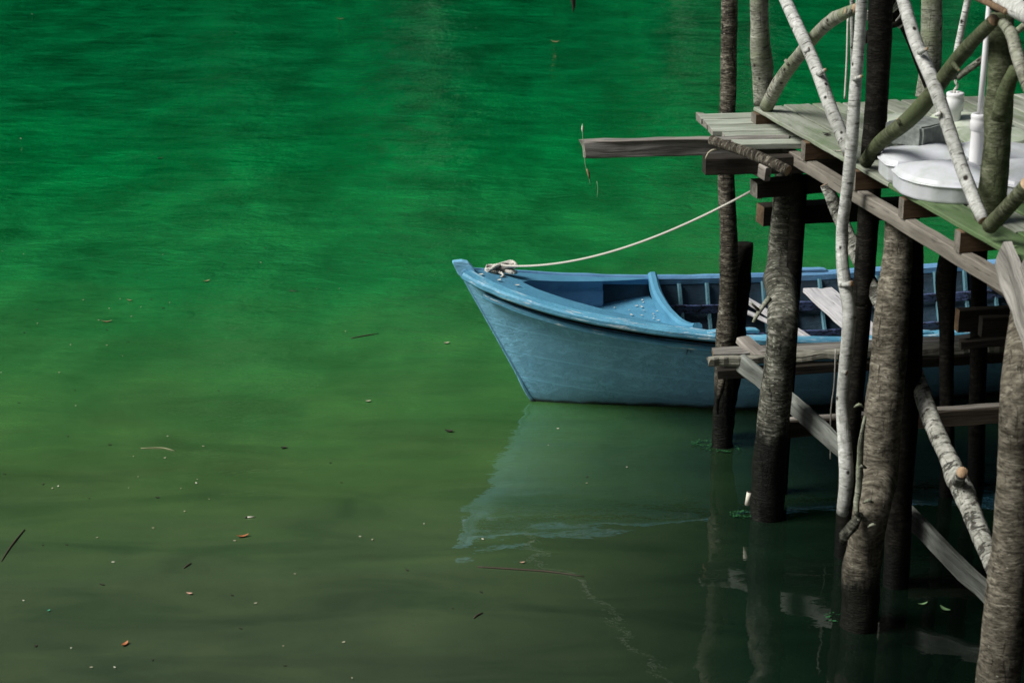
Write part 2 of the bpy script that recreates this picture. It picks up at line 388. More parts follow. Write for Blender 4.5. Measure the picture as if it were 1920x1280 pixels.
# ------------------------------------------------------------------ hillsides: the far one mirrored in the water, the others added to block sky
def build_hill():
    def hillmat(name, k, lo):
        t = NT(name)
        n1 = t.noise(t.vec((.45, .45, .30), 'world'), 1, 8, .7); n2 = t.noise(t.vec((2, 2, 2), 'world'), 1, 5, .7)
        c = t.ramp(n1, [(.42, (.0003*k, .008*k, .003*k)), (.5, (.001*k, .05*k, .014*k)), (.58, (.005*k, .17*k, .04*k))])
        c = t.mix(t.ramp(n2, [(.55, 0), (.75, .6)]), c, (.02*k, .20*k, .05*k))
        z = t.math('ADD', t.worldz()[2], t.math('MULTIPLY', n1, 4))
        c = t.mix(t.maprange(z, lo, lo+3, 0, 1), c, (.002, .010, .005))     # upper slope darkened to dim its reflection in the water
        return t.out(c, .9, t.bump(n2, .5), Specular_IOR_Level=0)
    m0 = hillmat('wooded_hillside', 1.0, 6.0); m1 = hillmat('sky_block_slope', .06, -3)  # second material is near black, for the added slopes that cut fill light
    def ring(name, pts, out, wid, hgt, m=m0):
        n = 60; k = 22; verts, faces = [], []
        C, _ = catmull(pts, .8, [0]*len(pts)); n = len(C)
        for i, p in enumerate(C):
            T = (C[min(i+1, n-1)]-C[max(i-1, 0)]).normalized(); O = Vector((T.y, -T.x, 0))*out
            for j in range(k+1):
                f = j/k; q = p+O*(f*wid); z = -1.2+hgt*(f**.75)
                d = noise.noise(q*.28+Vector((3, 1, 0)))*2.2+noise.noise(q*.9)*1.0
                verts.append((q.x, q.y, z+(d*min(1, f*3) if j else 0)))
        for i in range(n-1):
            for j in range(k): a = i*(k+1)+j; faces.append((a, a+1, a+k+2, a+k+1))
        o = finish(name, verts, faces, verts, m); tag(o, kind='structure'); return o
    ring('far_hillside', [(-60, 36, 0), (-25, 31, 0), (0, 31.5, 0), (20, 30, 0), (45, 34, 0)], -1, 40, 52)
    ring('right_sky_block_hill', [(24, 34, 0), (13, 25, 0), (8, 17, 0), (5.6, 12.5, 0), (4.4, 9, 0), (4.0, 5, 0), (3.8, 0, 0), (4, -6, 0)], -1, 22, 32, m1)  # unseen wooded slope, added and made steep to block sky light from the right
    ring('near_sky_block_bank', [(12, -5, 0), (5, -3.6, 0), (-2, -3.8, 0), (-12, -7, 0)], -1, 16, 40, m1)  # unseen bank behind the camera, raised to cut the sky fill
build_hill()
def make_tree(loc, h, seed, tall):
    rnd = random.Random(seed)
    root = empty('lakeside_tree', loc)
    tag(root, 'leafy lakeside tree on the far bank, seen only mirrored in the rippled water', 'tree', 'trees mirrored in the far water')
    for b in range(3):
        L_ = Vector(loc)+Vector((rnd.uniform(-.8, .8), -.3*b, -.5)); tp = L_+Vector((rnd.uniform(-.8, .8), 0, h*.9))
        log('trunk', [L_, (L_+tp)/2+Vector((rnd.uniform(-.4, .4), 0, 0)), tp], [.11, .08, .03], M['birch'] if (seed+b) % 3 else M['bark_brown'], root, seed=seed+b, sides=6, step=.5)
    verts, faces = [], []
    for c in range(34):
        a = rnd.uniform(0, 2*pi); zz = rnd.uniform(.22, 1); rr_ = rnd.uniform(.2, 1)*h*.30*(1.15-abs(zz-.55)*1.3)
        cen = Vector(loc)+Vector((cos(a)*rr_, sin(a)*rr_*.7, zz*h)); cs = rnd.uniform(.35, .95)
        for q in range(45):
            p = cen+Vector((rnd.gauss(0, .5), rnd.gauss(0, .5), rnd.gauss(0, .4)))*cs
            d1 = Vector((rnd.gauss(0, 1), rnd.gauss(0, 1), rnd.gauss(0, 1))).normalized()*rnd.uniform(.06, .16); d2 = d1.orthogonal().normalized()*rnd.uniform(.05, .12)
            b = len(verts); verts += [p-d1, p+d2, p+d1, p-d2]; faces.append((b, b+1, b+2, b+3))
    finish('crown', verts, faces, verts, TREEM[seed % 3], root, smooth=False)
def leafm(name, c):
    t = NT(name); n = t.noise(t.vec((1.1, 1.1, 1.1)), 1, 4, .6)
    return t.out(t.ramp(n, [(.35, tuple(x*.45 for x in c)), (.65, c)]), .7)
TREEM = [leafm('deep_green_leaves', (.008, .075, .02)), leafm('mid_green_leaves', (.03, .13, .03)), leafm('pale_green_leaves', (.20, .30, .14))]
k = 0
for i in range(13):
    xx = -17+i*2.6+random.uniform(-.7, .7)
    make_tree((xx, 32+random.uniform(-.4, 2.5), .2), random.uniform(4.5, 8.5), i, False)

# ------------------------------------------------------------------ boat
AL = radians(10); BA = Vector((cos(AL), sin(AL), 0)); BN = Vector((-BA.y, BA.x, 0)); BW = P(995, 752)
def B(s, b, z): return BW+BA*s+BN*b+Vector((0, 0, z))      # b > 0 is the far side
ZG = [(-.42, .83), (-.3, .775), (-.2, .74), (.2, .645), (.6, .58), (1, .535), (1.4, .505), (1.8, .49), (2.2, .495), (2.6, .51), (3, .53), (3.5, .57), (3.95, .62)]
BG = [(-.42, .012), (-.3, .13), (-.2, .215), (.0, .33), (.2, .41), (.6, .51), (1, .59), (1.4, .65), (1.8, .67), (2.2, .66), (2.6, .63), (3, .58), (3.5, .48), (3.95, .36)]
def interp(tb, s):
    if s <= tb[0][0]: return tb[0][1]
    for (a, va), (b, vb) in zip(tb, tb[1:]):
        if s <= b:
            f = (s-a)/(b-a); return va+(vb-va)*f
    return tb[-1][1]
def smoothtab(tb, s, d=.12): return (interp(tb, s-d)+interp(tb, s)*2+interp(tb, s+d))/4 if s > tb[0][0]+d*1.2 else interp(tb, s)
def zg(s): return smoothtab(ZG, s)
def bg(s): return smoothtab(BG, s)
def stem(z): return -.415*max(z, 0)/.80 + (0 if z > 0 else -z*1.3)
KZ = -.20
def hullpt(sg, w_, ins=0.0):
    """point on hull at gunwale station sg and height fraction w_ (0 keel .. 1 gunwale)"""
    u = (sg+.42)/4.37; g = zg(sg); kz = KZ+ins*1.2; z = kz+(g-kz)*w_
    fade = max(0, 1-u*2.6)**1.5
    s = sg+(stem(z)-stem(g))*fade
    p = 1.25-.80*min(1, u/.36)**.8
    b = max(0, bg(sg)-ins)*(w_**p)
    return s, b, z
def build_boat():
    boat = empty('rowing_boat', BW+BA*1.6)
    tag(boat, 'light blue painted wooden rowing boat moored under the jetty, bow pointing left', 'boat')
    sgs = [-.42+4.37*(i/90)**1.25 for i in range(91)]; nw = 22
    def shell(ins, flip):
        V_, T_ = [], []
        for sg in sgs:
            for side in (-1, 1):
                for j in range(nw+1):
                    s, b, z = hullpt(sg, (j/nw), ins); V_.append(B(s, b*side, z)); T_.append((s, b*side, z))
        Fc = []
        st = 2*(nw+1)
        for i in range(len(sgs)-1):
            for sd in (0, 1):
                for j in range(nw):
                    a = i*st+sd*(nw+1)+j; f = (a, a+1, a+1+st, a+st)
                    Fc.append(f if (sd == 0) != flip else f[::-1])
        # transom
        i = len(sgs)-1
        for j in range(nw):
            a = i*st+j; b = a+nw+1; f = (a, a+1, b+1, b); Fc.append(f[::-1] if flip else f)
        return V_, T_, Fc
    V_, T_, Fc = shell(0, False); h = finish('hull', V_, Fc, T_, M['hull'], boat)
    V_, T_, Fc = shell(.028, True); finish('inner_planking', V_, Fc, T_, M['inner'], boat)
    # stem post
    pts = [B(stem(z)+.014, 0, z) for z in (-.15, 0, .2, .4, .6, .75)]+[B(-.405, 0, .82)]
    so_ = board('stem_post', pts, .022, .022, M['hull'], boat, up=BA, rough=.001, bev=.008)
    # stem head, flares up and forward
    vs = []; ts = []
    prof = [(-.385, .76), (-.425, .80), (-.455, .868), (-.452, .878), (-.40, .880), (-.365, .868), (-.335, .835), (-.315, .790), (-.335, .745)]
    for sd in (-1, 1):
        for (s, z) in prof: vs.append(B(s, sd*(.018+.020*max(0, s+.44)/.1), z)); ts.append((s, sd*.02, z))
    n = len(prof); fc = [tuple(range(n)), tuple(range(2*n-1, n-1, -1))]+[(i, (i+1) % n+0, (i+1) % n+n, i+n)[::-1] for i in range(n)]
    o = finish('stem_head', vs, fc, ts, M['hull'], boat, smooth=False)
    bv = o.modifiers.new('b', 'BEVEL'); bv.width = .006; bv.segments = 2
    # rails
    def rail(name, side, db, dz, wd, th, mat, s0, s1, par=boat, step=.05):
        pts = []; s = s0
        while s <= s1:
            g = zg(s); ww = max(.0, (g+dz-KZ)/(g-KZ)); ss, bb, _ = hullpt(s, min(1, ww))
            pts.append(B(ss, (bb+db)*side, g+dz)); s += step
        return board(name, pts, wd, th, mat, par, rough=.0015, bev=min(wd, th)*.33, step=.03)
    rail('gunwale', -1, .006, -.006, .092, .044, M['rail'], -.385, 3.93)
    rail('gunwale', 1, -.008, -.018, .062, .064, M['inside'], -.385, 3.93)
    rail('rail_gap_shade', -1, .006, -.050, .014, .020, M['bark_black'], -.36, 3.93)  # black strip added as the shade in the gap between the rails
    rail('rubbing_strake', -1, .026, -.088, .042, .032, M['rail'], -.33, 3.93)
    rail('rubbing_strake', 1, .010, -.082, .026, .034, M['rail'], -.33, 3.93)
    # foredeck with the open well cut into it
    S0, S1 = -.385, .80
    def well(s): 
        if s < -.05: return 0
        f = min(1, (s+.05)/.85); return (bg(s)-.045)*min(1, f**.42*.84+.12*f)*(min(1, (s+.05)/.06)**.5)
    def crown(s, b): return zg(s)+.004+.022*(1-(b/max(.05, bg(s)))**2)*max(0, 1-max(0, s)/1.2)
    vs, ts, fc = [], [], []; m = 60; kk = 8
    for i in range(m+1):
        s = S0+(S1-S0)*i/m
        for sd in (-1, 1):
            for j in range(kk+1):
                a = well(s); b = a+(bg(s)-.015-a)*j/kk; vs.append(B(s, b*sd, crown(s, b))); ts.append((s, b*sd, 0))
    st = 2*(kk+1)
    for i in range(m):
        for sd in (0, 1):
            for j in range(kk):
                a = i*st+sd*(kk+1)+j; f = (a, a+st, a+st+1, a+1); fc.append(f if sd else f[::-1])
    finish('foredeck', vs, fc, ts, M['deckpaint'], boat)
    # well lining : wall dropping from the deck edge to the sole
    SZ = .455
    for sd, s_end in ((-1, .80), (1, .50)):
        vs, ts, fc = [], [], []; m = 50
        for i in range(m+1):
            s = -.05+(s_end+.05)*i/m; b = well(s); top = crown(s, b); bz = SZ-.01+max(0, (.2-s)*.35)
            for (db, z) in ((0.0, top), (.004, top-.05), (-.014, top-.065), (-.014, bz+.02), (-.03, bz)):
                vs.append(B(s, (max(0, b+db))*sd, max(z, bz))); ts.append((s, b*sd, z))
        for i in range(m):
            for j in range(4): a = i*5+j; f = (a, a+1, a+6, a+5); fc.append(f if sd < 0 else f[::-1])
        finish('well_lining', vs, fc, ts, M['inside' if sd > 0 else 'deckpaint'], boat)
    vs, ts, fc = [], [], []; m = 40
    for i in range(m+1):
        s = -.06+.88*i/m; b = min(bg(s)-.05, well(max(s, .0))+.02)
        for j in range(9):
            q = b*(j/4-1); z = SZ+max(0, (.2-s)*.35)+.004*noise.noise(Vector((s*6, q*6, 0))); vs.append(B(s, q, z)); ts.append((s, q, 0))
    for i in range(m):
        for j in range(8): a = i*9+j; fc.append((a, a+9, a+10, a+1))
    finish('sole', vs, fc, ts, M['deckpaint'], boat)
    # curved beam closing the well
    def beam(sb, wd, th, mat, name, sag=.07, topoff=.02, b0=-1, b1=1):
        g = zg(sb); bb = bg(sb)-.03
        pts = [B(sb+.03*(q*q), q*bb, g+topoff-sag*(1-abs(q)**3.2)) for q in [b0+(b1-b0)*i/14 for i in range(15)]]
        return board(name, pts, wd, th, mat, boat, rough=.002, bev=.015, step=.03)
    beam(.82, .055, .085, M['deckpaint'], 'well_beam', sag=.075, topoff=.005)
    finish('bulkhead', [B(.80, -bg(.8)+.04, .44), B(.80, bg(.8)-.04, .44), B(.80, bg(.8)*.45, .12), B(.80, -bg(.8)*.45, .12), B(.82, -bg(.8)+.04, .44), B(.82, bg(.8)-.04, .44), B(.82, bg(.8)*.45, .12), B(.82, -bg(.8)*.45, .12)],
           [(0, 1, 2, 3), (4, 7, 6, 5), (0, 4, 5, 1)], [(0, 0, 0)]*8, M['inner'], boat, smooth=False)
    # ribs, stringers
    s = 1.02
    while s < 3.85:
        for sd in (-1, 1):
            pts = []
            for j in range(9):
                w_ = .96-.80*j/8; a, b, z = hullpt(s, w_, .045); pts.append(B(a, b*sd, z))
            board('rib', pts, .024, .026, M['ribs'], boat, up=BN*sd, rough=.001, step=.06)
        s += .185
    for sd in (-1, 1):
        for dz, th in ((-.19, .055), (-.36, .04)):
            pts = []; s = .86
            while s < 3.85:
                g = zg(s); w_ = (g+dz-KZ)/(g-KZ); a, b, z = hullpt(s, w_, .062); pts.append(B(a, b*sd, z)); s += .1
            board('stringer', pts, .02, th, M['purple'], boat, rough=.004, jag=.12, step=.03)
    # floor boards
    for q in range(-2, 3):
        board('floor_board', [B(.9, q*.11, -.05), B(3.7, q*.10, -.05)], .10, .018, M['inner'], boat)
    # thwarts
    def thwart(s, wd, z, mat): return board('thwart', [B(s, -bg(s)+.055, z), B(s, bg(s)-.075, z)], wd, .03, mat, boat, rough=.002)
    thwart(1.93, .19, .40, M['thwart']); thwart(3.1, .2, .42, M['plank_dark'])
    # carved knee and grey brace rising to the far gunwale
    board('knee', [B(1.36, .625, .50), B(1.38, .56, .43), B(1.42, .47, .36)], .05, .05, M['rail'], boat, up=BA, bev=.012)
    board('knee_brace', [B(1.40, .55, .41), B(1.52, .40, .35), B(1.62, .10, .32), B(1.66, -.25, .33)], .045, .028, M['thwart'], boat)
    board('knee_brace', [B(1.34, .50, .36), B(1.50, .36, .31), B(1.60, .05, .30)], .03, .02, M['thwart'], boat)
    # thole pads on the gunwales
    for s, sd in ((1.80, 1), (.98, -1), (1.98, -1)):
        g = zg(s); board('thole_pad', [B(s-.10, sd*(bg(s)-.01), g+.012), B(s-.05, sd*(bg(s)-.01), g+.022), B(s+.16, sd*(bg(s)-.01), g+.022), B(s+.2, sd*(bg(s)-.01), g+.012)], .05, .022, M['rail'] if sd < 0 else M['inside'], boat, bev=.008)
    pts = [B(s, -(bg(s)-.05), zg(s)+dz) for s, dz in ((2.30, .0), (2.45, .018), (2.6, .05), (2.75, .065), (2.9, .05), (3.1, .01))]
    board('raised_coaming', pts, .05, .07, M['rail'], boat, bev=.02)
    # wooden cleat
    c = B(-.16, .10, 0); c.z = crown(-.16, .1)+.03
    board('cleat', [c+BA*-.085+Vector((0, 0, .02)), c+BA*-.03, c+BA*.03, c+BA*.09+Vector((0, 0, .022))], .03, .03, M['plank_pale'], boat, bev=.008)
    cl_ = [o_ for o_ in boat.children if o_.name.startswith('cleat')][0]
    tube('cleat_stem', [c-Vector((0, 0, .05)), c], .014, M['plank_pale'], cl_)
    return c, crown, SZ, well
cleat, crown, SZ, well = build_boat()

# mooring rope: twisted line and a coil on the cleat
def strands(name, pts, r, mat, parent, pitch=.045, step=.008):
    C, _ = catmull(pts, step, [0]*len(pts)); n = len(C); verts, faces, tex = [], [], []; L = 0
    X = Vector((0, 0, 1))
    for i in range(n):
        T = (C[min(i+1, n-1)]-C[max(i-1, 0)]).normalized(); X = (X-T*X.dot(T)).normalized(); Y = T.cross(X)
        if i: L += (C[i]-C[i-1]).length
        for s in range(3):
            ph = 2*pi*(L/pitch+s/3); cc = C[i]+(X*cos(ph)+Y*sin(ph))*r*.52
            for k in range(6):
                a = 2*pi*k/6; verts.append(cc+(X*cos(a)+Y*sin(a))*r*.56); tex.append((L, s, a*.1))
    for i in range(n-1):
        for s in range(3):
            for k in range(6):
                a = i*18+s*6+k; b = i*18+s*6+(k+1) % 6; faces.append((a, b, b+18, a+18))
    return finish(name, verts, faces, tex, mat, parent)
end = Q(1413, 356, 9.25)
rp = empty('mooring_rope', cleat)
tag(rp, 'twisted off-white rope running from the cleat on the blue bow to a beam end', 'rope')
A0 = cleat+Vector((.02, 0, .02)); pts = []
for i in range(13):
    f = i/12; p = A0.lerp(end, f); p.z -= .115*4*f*(1-f)*(1-.2*f); pts.append(p)
strands('rope_line', pts, .0065, M['rope'], rp)
cp = []
rnd = random.Random(3)
for i in range(54):
    a = i*.79; r = .052+.02*sin(i*1.9)
    sx = .085*sin(a); sy = .042*sin(2*a+.4)
    cp.append(cleat+BA*(sx+rnd.uniform(-.008, .008))+BN*(sy+rnd.uniform(-.008, .008))+Vector((0, 0, .0+.022*sin(a*.5+1)+rnd.uniform(-.008, .01))))
cp += [cleat+BA*.0+BN*-.05+Vector((0, 0, -.012)), cleat+BN*-.075+Vector((0, 0, -.022)), cleat+BA*-.02+BN*-.10+Vector((0, 0, -.024))]
strands('rope_knot', cp, .0085, M['rope'], rp, step=.01)
ep = [end+Vector((0, .0, .0)), end+Vector((.02, -.02, .03)), end+Vector((.05, .03, .05)), end+Vector((.08, .06, .0)), end+Vector((.04, .04, -.05)), end+Vector((0, 0, -.02))]
strands('rope_hitch', ep, .009, M['rope'], rp, step=.01)

# pale flakes lying in the bow well
PET = 0
def flake(name, c, size, mat, label, cat, group, par=None, ang=None, asp=.6, curl=.2, rnd=random):
    a = rnd.uniform(0, 2*pi) if ang is None else ang
    dx = Vector((cos(a), sin(a), 0)); dy = Vector((-sin(a), cos(a), 0)); vs, fc, n = [], [], 6
    for i in range(n+1):
        f = i/n; wv = sin(pi*min(1, f*1.0))**.7*asp*size*.5*(1-.3*f)+size*.02
        zz = curl*size*(f-.5)**2*2
        vs += [c+dx*(f-.5)*size-dy*wv+Vector((0, 0, zz+wv*curl)), c+dx*(f-.5)*size+Vector((0, 0, zz)), c+dx*(f-.5)*size+dy*wv+Vector((0, 0, zz+wv*curl*.7))]
    for i in range(n):
        b = i*3; fc += [(b, b+3, b+4, b+1), (b+1, b+4, b+5, b+2)]
    vs = [v+Vector((0, 0, .0)) for v in vs]
    lo = [v-Vector((0, 0, max(.0008, size*.03))) for v in vs]; nn = len(vs); fcl = [tuple(i+nn for i in f[::-1]) for f in fc]
    o = finish(name, vs+lo, fc+fcl, [v-c for v in vs+lo], mat, smooth=True)
    # put the origin at the flake
    for v in o.data.vertices: v.co -= c
    o.location = c
    return tag(o, label, cat, group)
for i in range(36):
    s = random.uniform(.25, .78); q = random.uniform(-.42, .42)*(.5+s*.6)
    if i > 14: s = random.uniform(.60, .79); q = random.uniform(-.15, .5)
    c = B(s, q, 0); c.z = SZ+.008+max(0, (.2-s)*.35)
    flake('petal', c, random.uniform(.010, .026), M['petal'], 'small pale petal fallen on the blue sole inside the bow', 'petal', 'pale petals scattered in the bow of the boat')
for i in range(3):
    c = B(-.30+.1*i, -.05-.03*i, 0); c.z = crown(-.3+.1*i, .05)+.006
    flake('leaf_scrap', c, .03, M['petal'], 'white curled scrap of leaf on the blue foredeck near the stem head', 'leaf', 'white scraps on the foredeck')

# ------------------------------------------------------------------ the jetty
pier = empty('wooden_jetty', G(1.5, .8, 0))
tag(pier, 'rustic wooden jetty of birch poles and mossy planks standing over the green water', 'jetty')
BT = .021                                            # board thickness
LEN = 6.2; NB = 21; BWd = .157
cumb = 0
for i in range(NB):
    wd = BWd+random.uniform(-.006, .006)
    a0 = random.uniform(-.012, .02); a1 = LEN
    cuts = [a0, [1.06, 2.6, 1.8, 3.1][i % 4]+random.uniform(-.2, .2), a1] if i else [a0, 1.66, 3.05, a1]
    for k in range(len(cuts)-1):
        mt = M['deck_moss'] if (cuts[k] > 1.5 and i < 5) else M['deck']
        board('deck_board', [G(cuts[k]+(.006 if k else 0), cumb+wd/2, DZ-BT/2+random.uniform(-.002, .002)), G(cuts[k+1], cumb+wd/2, DZ-BT/2+random.uniform(-.002, .002))],
              wd-.014, BT, mt, pier, seed=i*5+k, rough=.0015, jag=.02, step=.08)
    cumb += wd
DW = cumb
# joists, their ends flush with the left edge
JT = DZ-BT-.001
ja = []
for (px, py) in ((1416, 226), (1507, 280), (1603, 335), (1688, 388), (1790, 450), (1925, 530)):
    p = P(px, py+2, JT-.043); ja.append((p-E0).dot(U))
ja += [ja[-1]+.6, ja[-1]+1.2, ja[-1]+1.8, ja[-1]+2.4]
ja[0] = .045
for i, a in enumerate(ja):
    board('joist', [G(a, -.006, JT-.043), G(a, DW-.02, JT-.043)], .05 if i else .07, .086, M['joist'], pier, seed=i, endmat=M['beam'], rough=.001)
# edge beam under the joists
bz0 = JT-.087
board('edge_beam', [G(.20, .03, DZ-.150), G(1.4, .03, DZ-.141), G(LEN, .03, DZ-.139)], .05, .062, M['beam'], pier, seed=3, rough=.0015)
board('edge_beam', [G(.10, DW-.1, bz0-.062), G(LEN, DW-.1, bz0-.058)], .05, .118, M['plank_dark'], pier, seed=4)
# small side platform of short boards
PZ = 1.875
for i, (px, py, py2) in enumerate(((1311, 213, 222), (1322, 223.5, 232), (1332, 234, 245.5), (1358, 247.5, 258), (1374, 260, 270))):
    a = P(px, (py+py2)/2, PZ); wdt = (P(px, py, PZ)-P(px, py2, PZ)).y
    b = Vector(((E0+U*((a-E0).dot(U)/1)).x+.32, a.y+.03, a.z))
    board('platform_board', [Vector((a.x, a.y, PZ-.015)), Vector((b.x, a.y+.04, PZ-.015))], wdt, .03, M['platform'], pier, seed=i+20, rough=.0015, endmat=M['plank_pale'])
a = P(1316, 219, PZ-.02); b = P(1378, 279, PZ-.03)
board('platform_edge', [P(1314, 220, PZ-.05), P(1345, 243, PZ-.052), P(1380, 277, PZ-.06)], .04, .05, M['plank_pale'], pier, seed=9, jag=.25, rough=.006)
# long weathered plank sticking out to the left
YP = 9.15
board('projecting_plank', [Q(1093, 279, YP), Q(1215, 276, YP+.01), Q(1350, 273, YP+.02), Q(1480, 271, YP+.03)], .07, .083, M['plank'], pier, seed=5, rough=.003, bev=.006, jag=.05, endmat=M['plank_pale'], endjag=.03)
board('splintered_top', [Q(1096, 264.5, YP), Q(1215, 261.5, YP), Q(1345, 258.5, YP)], .066, .005, M['plank_pale'], pier, seed=6, rough=.002, jag=.06)
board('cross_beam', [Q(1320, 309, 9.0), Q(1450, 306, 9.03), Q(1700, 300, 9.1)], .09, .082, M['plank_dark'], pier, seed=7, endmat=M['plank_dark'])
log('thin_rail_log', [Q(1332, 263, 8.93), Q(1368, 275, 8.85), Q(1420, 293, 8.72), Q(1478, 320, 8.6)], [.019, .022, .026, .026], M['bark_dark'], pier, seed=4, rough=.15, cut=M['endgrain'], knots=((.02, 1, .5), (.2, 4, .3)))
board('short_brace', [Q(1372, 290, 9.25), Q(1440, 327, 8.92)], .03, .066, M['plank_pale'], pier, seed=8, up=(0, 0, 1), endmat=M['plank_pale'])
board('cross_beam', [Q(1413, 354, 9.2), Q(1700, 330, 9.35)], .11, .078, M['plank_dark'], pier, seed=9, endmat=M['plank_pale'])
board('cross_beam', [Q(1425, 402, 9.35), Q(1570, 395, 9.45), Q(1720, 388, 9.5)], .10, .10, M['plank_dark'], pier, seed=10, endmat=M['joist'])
# ------- posts standing in the water
def post(label, tops, w_px, Y, mat, seed, knots=(), sides=22, rough=.06, bottom=-.5, name='post', cut=None, step=.03):
    """tops: list of px points from top to waterline, w_px widths there"""
    pts = [Q(q[0], q[1], q[2] if len(q) > 2 else Y) for q in tops]; sc = [F/((p.y)*cos(TH)+(H-p.z)*sin(TH)) for p in pts]
    rr = [wv/2/s for wv, s in zip(w_px, sc)]
    d = (pts[-1]-pts[-2]).normalized(); k = (pts[-1].z-bottom)/max(.2, -d.z)
    if bottom is not None and pts[-1].z > bottom: pts.append(pts[-1]+d*k); rr.append(rr[-1])
    o = log(name, pts, rr, mat, pier, seed=seed, knots=knots, sides=sides, rough=rough, cut=cut, step=step, bend=.016)
    if label: o['label'] = label
    return o
YA, YB, YC, YD = 9.85, 8.88, 7.68, 6.45
TC = R(1690, 432, .14).y; TB = R(1490, 322, .16).y
postA = post('slim dark post farthest out, rising above the deck', [(1369, -60), (1368, 100), (1366, 250), (1365, 400), (1364, 520), (1362, 660), (1358, 760), (1354, 838)], [30, 30, 31, 33, 34, 36, 32, 38], YA, M['bark_dark'], 1, rough=.10, knots=((.45, 3.0, .2), (.6, 2, .25), (.75, 4.2, .25), (.88, 3, .3)), bottom=-.6)
post('broken rotten trunk beside the slim post', [(1391, 457), (1388, 540), (1382, 620), (1374, 700)], [34, 38, 38, 34], YA+.12, M['bark_black'], 2, rough=.28, knots=((0.02, 1, .3), (.1, 4.5, .25)), bottom=-.5, name='broken_post')
# torn bark plates on the slim post
postB = post('grey-barked post with a burl, second out', [(1480, 302, TB), (1475, 400, TB-.06), (1467, 500, TB-.1), (1469, 600), (1461, 690), (1451, 790), (1443, 880), (1436, 968)], [50, 52, 56, 56, 56, 62, 64, 62], YB, M['bark_grey'], 3, rough=.08, knots=((.25, 4.4, .36), (.12, 3.6, .12), (.37, 4.2, .18), (.6, 2.9, .12), (.5, 4.0, .1)), bottom=-.6)
postC = post('tall brown post under the middle of the deck', [(1688, 405, TC), (1681, 490, TC-.04), (1673, 560, TC-.09), (1666, 660, TC-.14), (1655, 760, TC-.19), (1645, 880, TC-.24), (1634, 950), (1623, 1020), (1617, 1100), (1613, 1175)], [54, 58, 62, 66, 68, 72, 70, 66, 68, 70], YC, M['bark_brown'], 5, rough=.075, knots=((.2, 4.4, .14), (.42, 4.2, .16), (.48, 3.2, .12), (.66, 4.6, .22), (.74, 3, .1), (.85, 4.3, .2)), bottom=-.6)
post('thick post at the right edge, nearest the camera', [(1930, 528, 6.85), (1920, 640, 6.62), (1914, 760), (1907, 860), (1899, 960), (1887, 1110), (1877, 1230), (1870, 1330)], [56, 64, 68, 72, 76, 80, 82, 84], YD, M['bark_brown'], 6, rough=.06, knots=((.5, 3, .1), (.35, 4.3, .12), (.7, 4.2, .12)), bottom=-.6)
# dark second row under the deck
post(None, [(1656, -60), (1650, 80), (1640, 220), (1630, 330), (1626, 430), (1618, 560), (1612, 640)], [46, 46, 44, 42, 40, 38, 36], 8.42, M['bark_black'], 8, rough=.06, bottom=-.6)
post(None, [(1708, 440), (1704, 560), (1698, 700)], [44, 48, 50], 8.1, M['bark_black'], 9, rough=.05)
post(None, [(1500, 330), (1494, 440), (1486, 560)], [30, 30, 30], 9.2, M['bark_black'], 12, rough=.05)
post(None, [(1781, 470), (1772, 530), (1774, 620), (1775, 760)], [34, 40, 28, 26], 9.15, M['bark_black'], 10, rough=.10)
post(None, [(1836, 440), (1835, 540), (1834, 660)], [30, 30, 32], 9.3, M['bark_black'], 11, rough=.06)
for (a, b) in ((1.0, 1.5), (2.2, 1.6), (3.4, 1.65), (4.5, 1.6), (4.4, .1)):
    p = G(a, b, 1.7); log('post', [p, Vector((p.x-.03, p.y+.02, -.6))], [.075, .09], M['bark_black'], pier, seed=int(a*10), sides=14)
# ------- railing posts above the deck
post('knotty birch corner post of the railing', [(1424, -60), (1425, 40), (1429, 120), (1431, 197)], [36, 34, 38, 37], 9.75, M['birch_old'], 21, knots=((.55, 3.9, .3), (.66, 3.6, .35), (.72, 2, .15)), bottom=2, rough=.05, name='railing_post')
post(None, [(1748, -60), (1748, 60), (1745, 130), (1738, 172)], [40, 40, 40, 38], 10.05, M['birch_old'], 22, bottom=1.9, name='railing_post', knots=((.5, 3.5, .15),))
postF = post('thick forked railing post beside the white base', [(1881, 25), (1877, 110), (1871, 220), (1864, 320), (1858, 405)], [44, 48, 50, 52, 50], 7.32, M['birch_green'], 23, bottom=1.93, name='railing_post', rough=.06, knots=((.45, 5.6, .3), (.5, 3.8, .15), (.92, 5.4, .35)))
log('railing_fork', [R(1872, 225, .04), R(1885, 175, .05), R(1903, 128, .06)], [.03, .032, .022], M['birch_green'], postF, seed=31, rough=.12)
def stick(label, pts, wpx, mat, seed, off=0.0, knots=(), rough=.05, name='railing_branch', cut=M['endgrain'], sides=14):
    pp = [R(p[0], p[1], p[2] if len(p) > 2 else off) for p in pts]
    wpx = [wpx]*len(pp) if isinstance(wpx, (int, float)) else wpx
    rr = [wv/2*((p.y)*cos(TH)+(H-p.z)*sin(TH))/F for wv, p in zip(wpx, pp)]
    o = log(name, pp, rr, mat, pier, seed=seed, rough=rough, knots=knots, cut=cut, sides=sides, bend=.012)
    if label: o['label'] = label
    return o
stick('straight white birch branch slanting down to the right', [(1462, -30), (1500, 60), (1530, 130), (1558, 205), (1592, 288)], [23, 24, 25, 26, 24], M['birch'], 41, off=-.02)
stick('bent birch branch curving up from the deck corner', [(1436, 202, .03), (1462, 150), (1500, 98), (1540, 52), (1572, 30), (1606, 18)], [26, 27, 25, 24, 24, 20], M['birch_old'], 42, off=.05, knots=((.72, 2, .3), (.8, 1, .2)))
stick(None, [(1596, 26, -.01), (1583, 22, -.04)], [14, 13], M['birch_old'], 51, name='cut_stub')
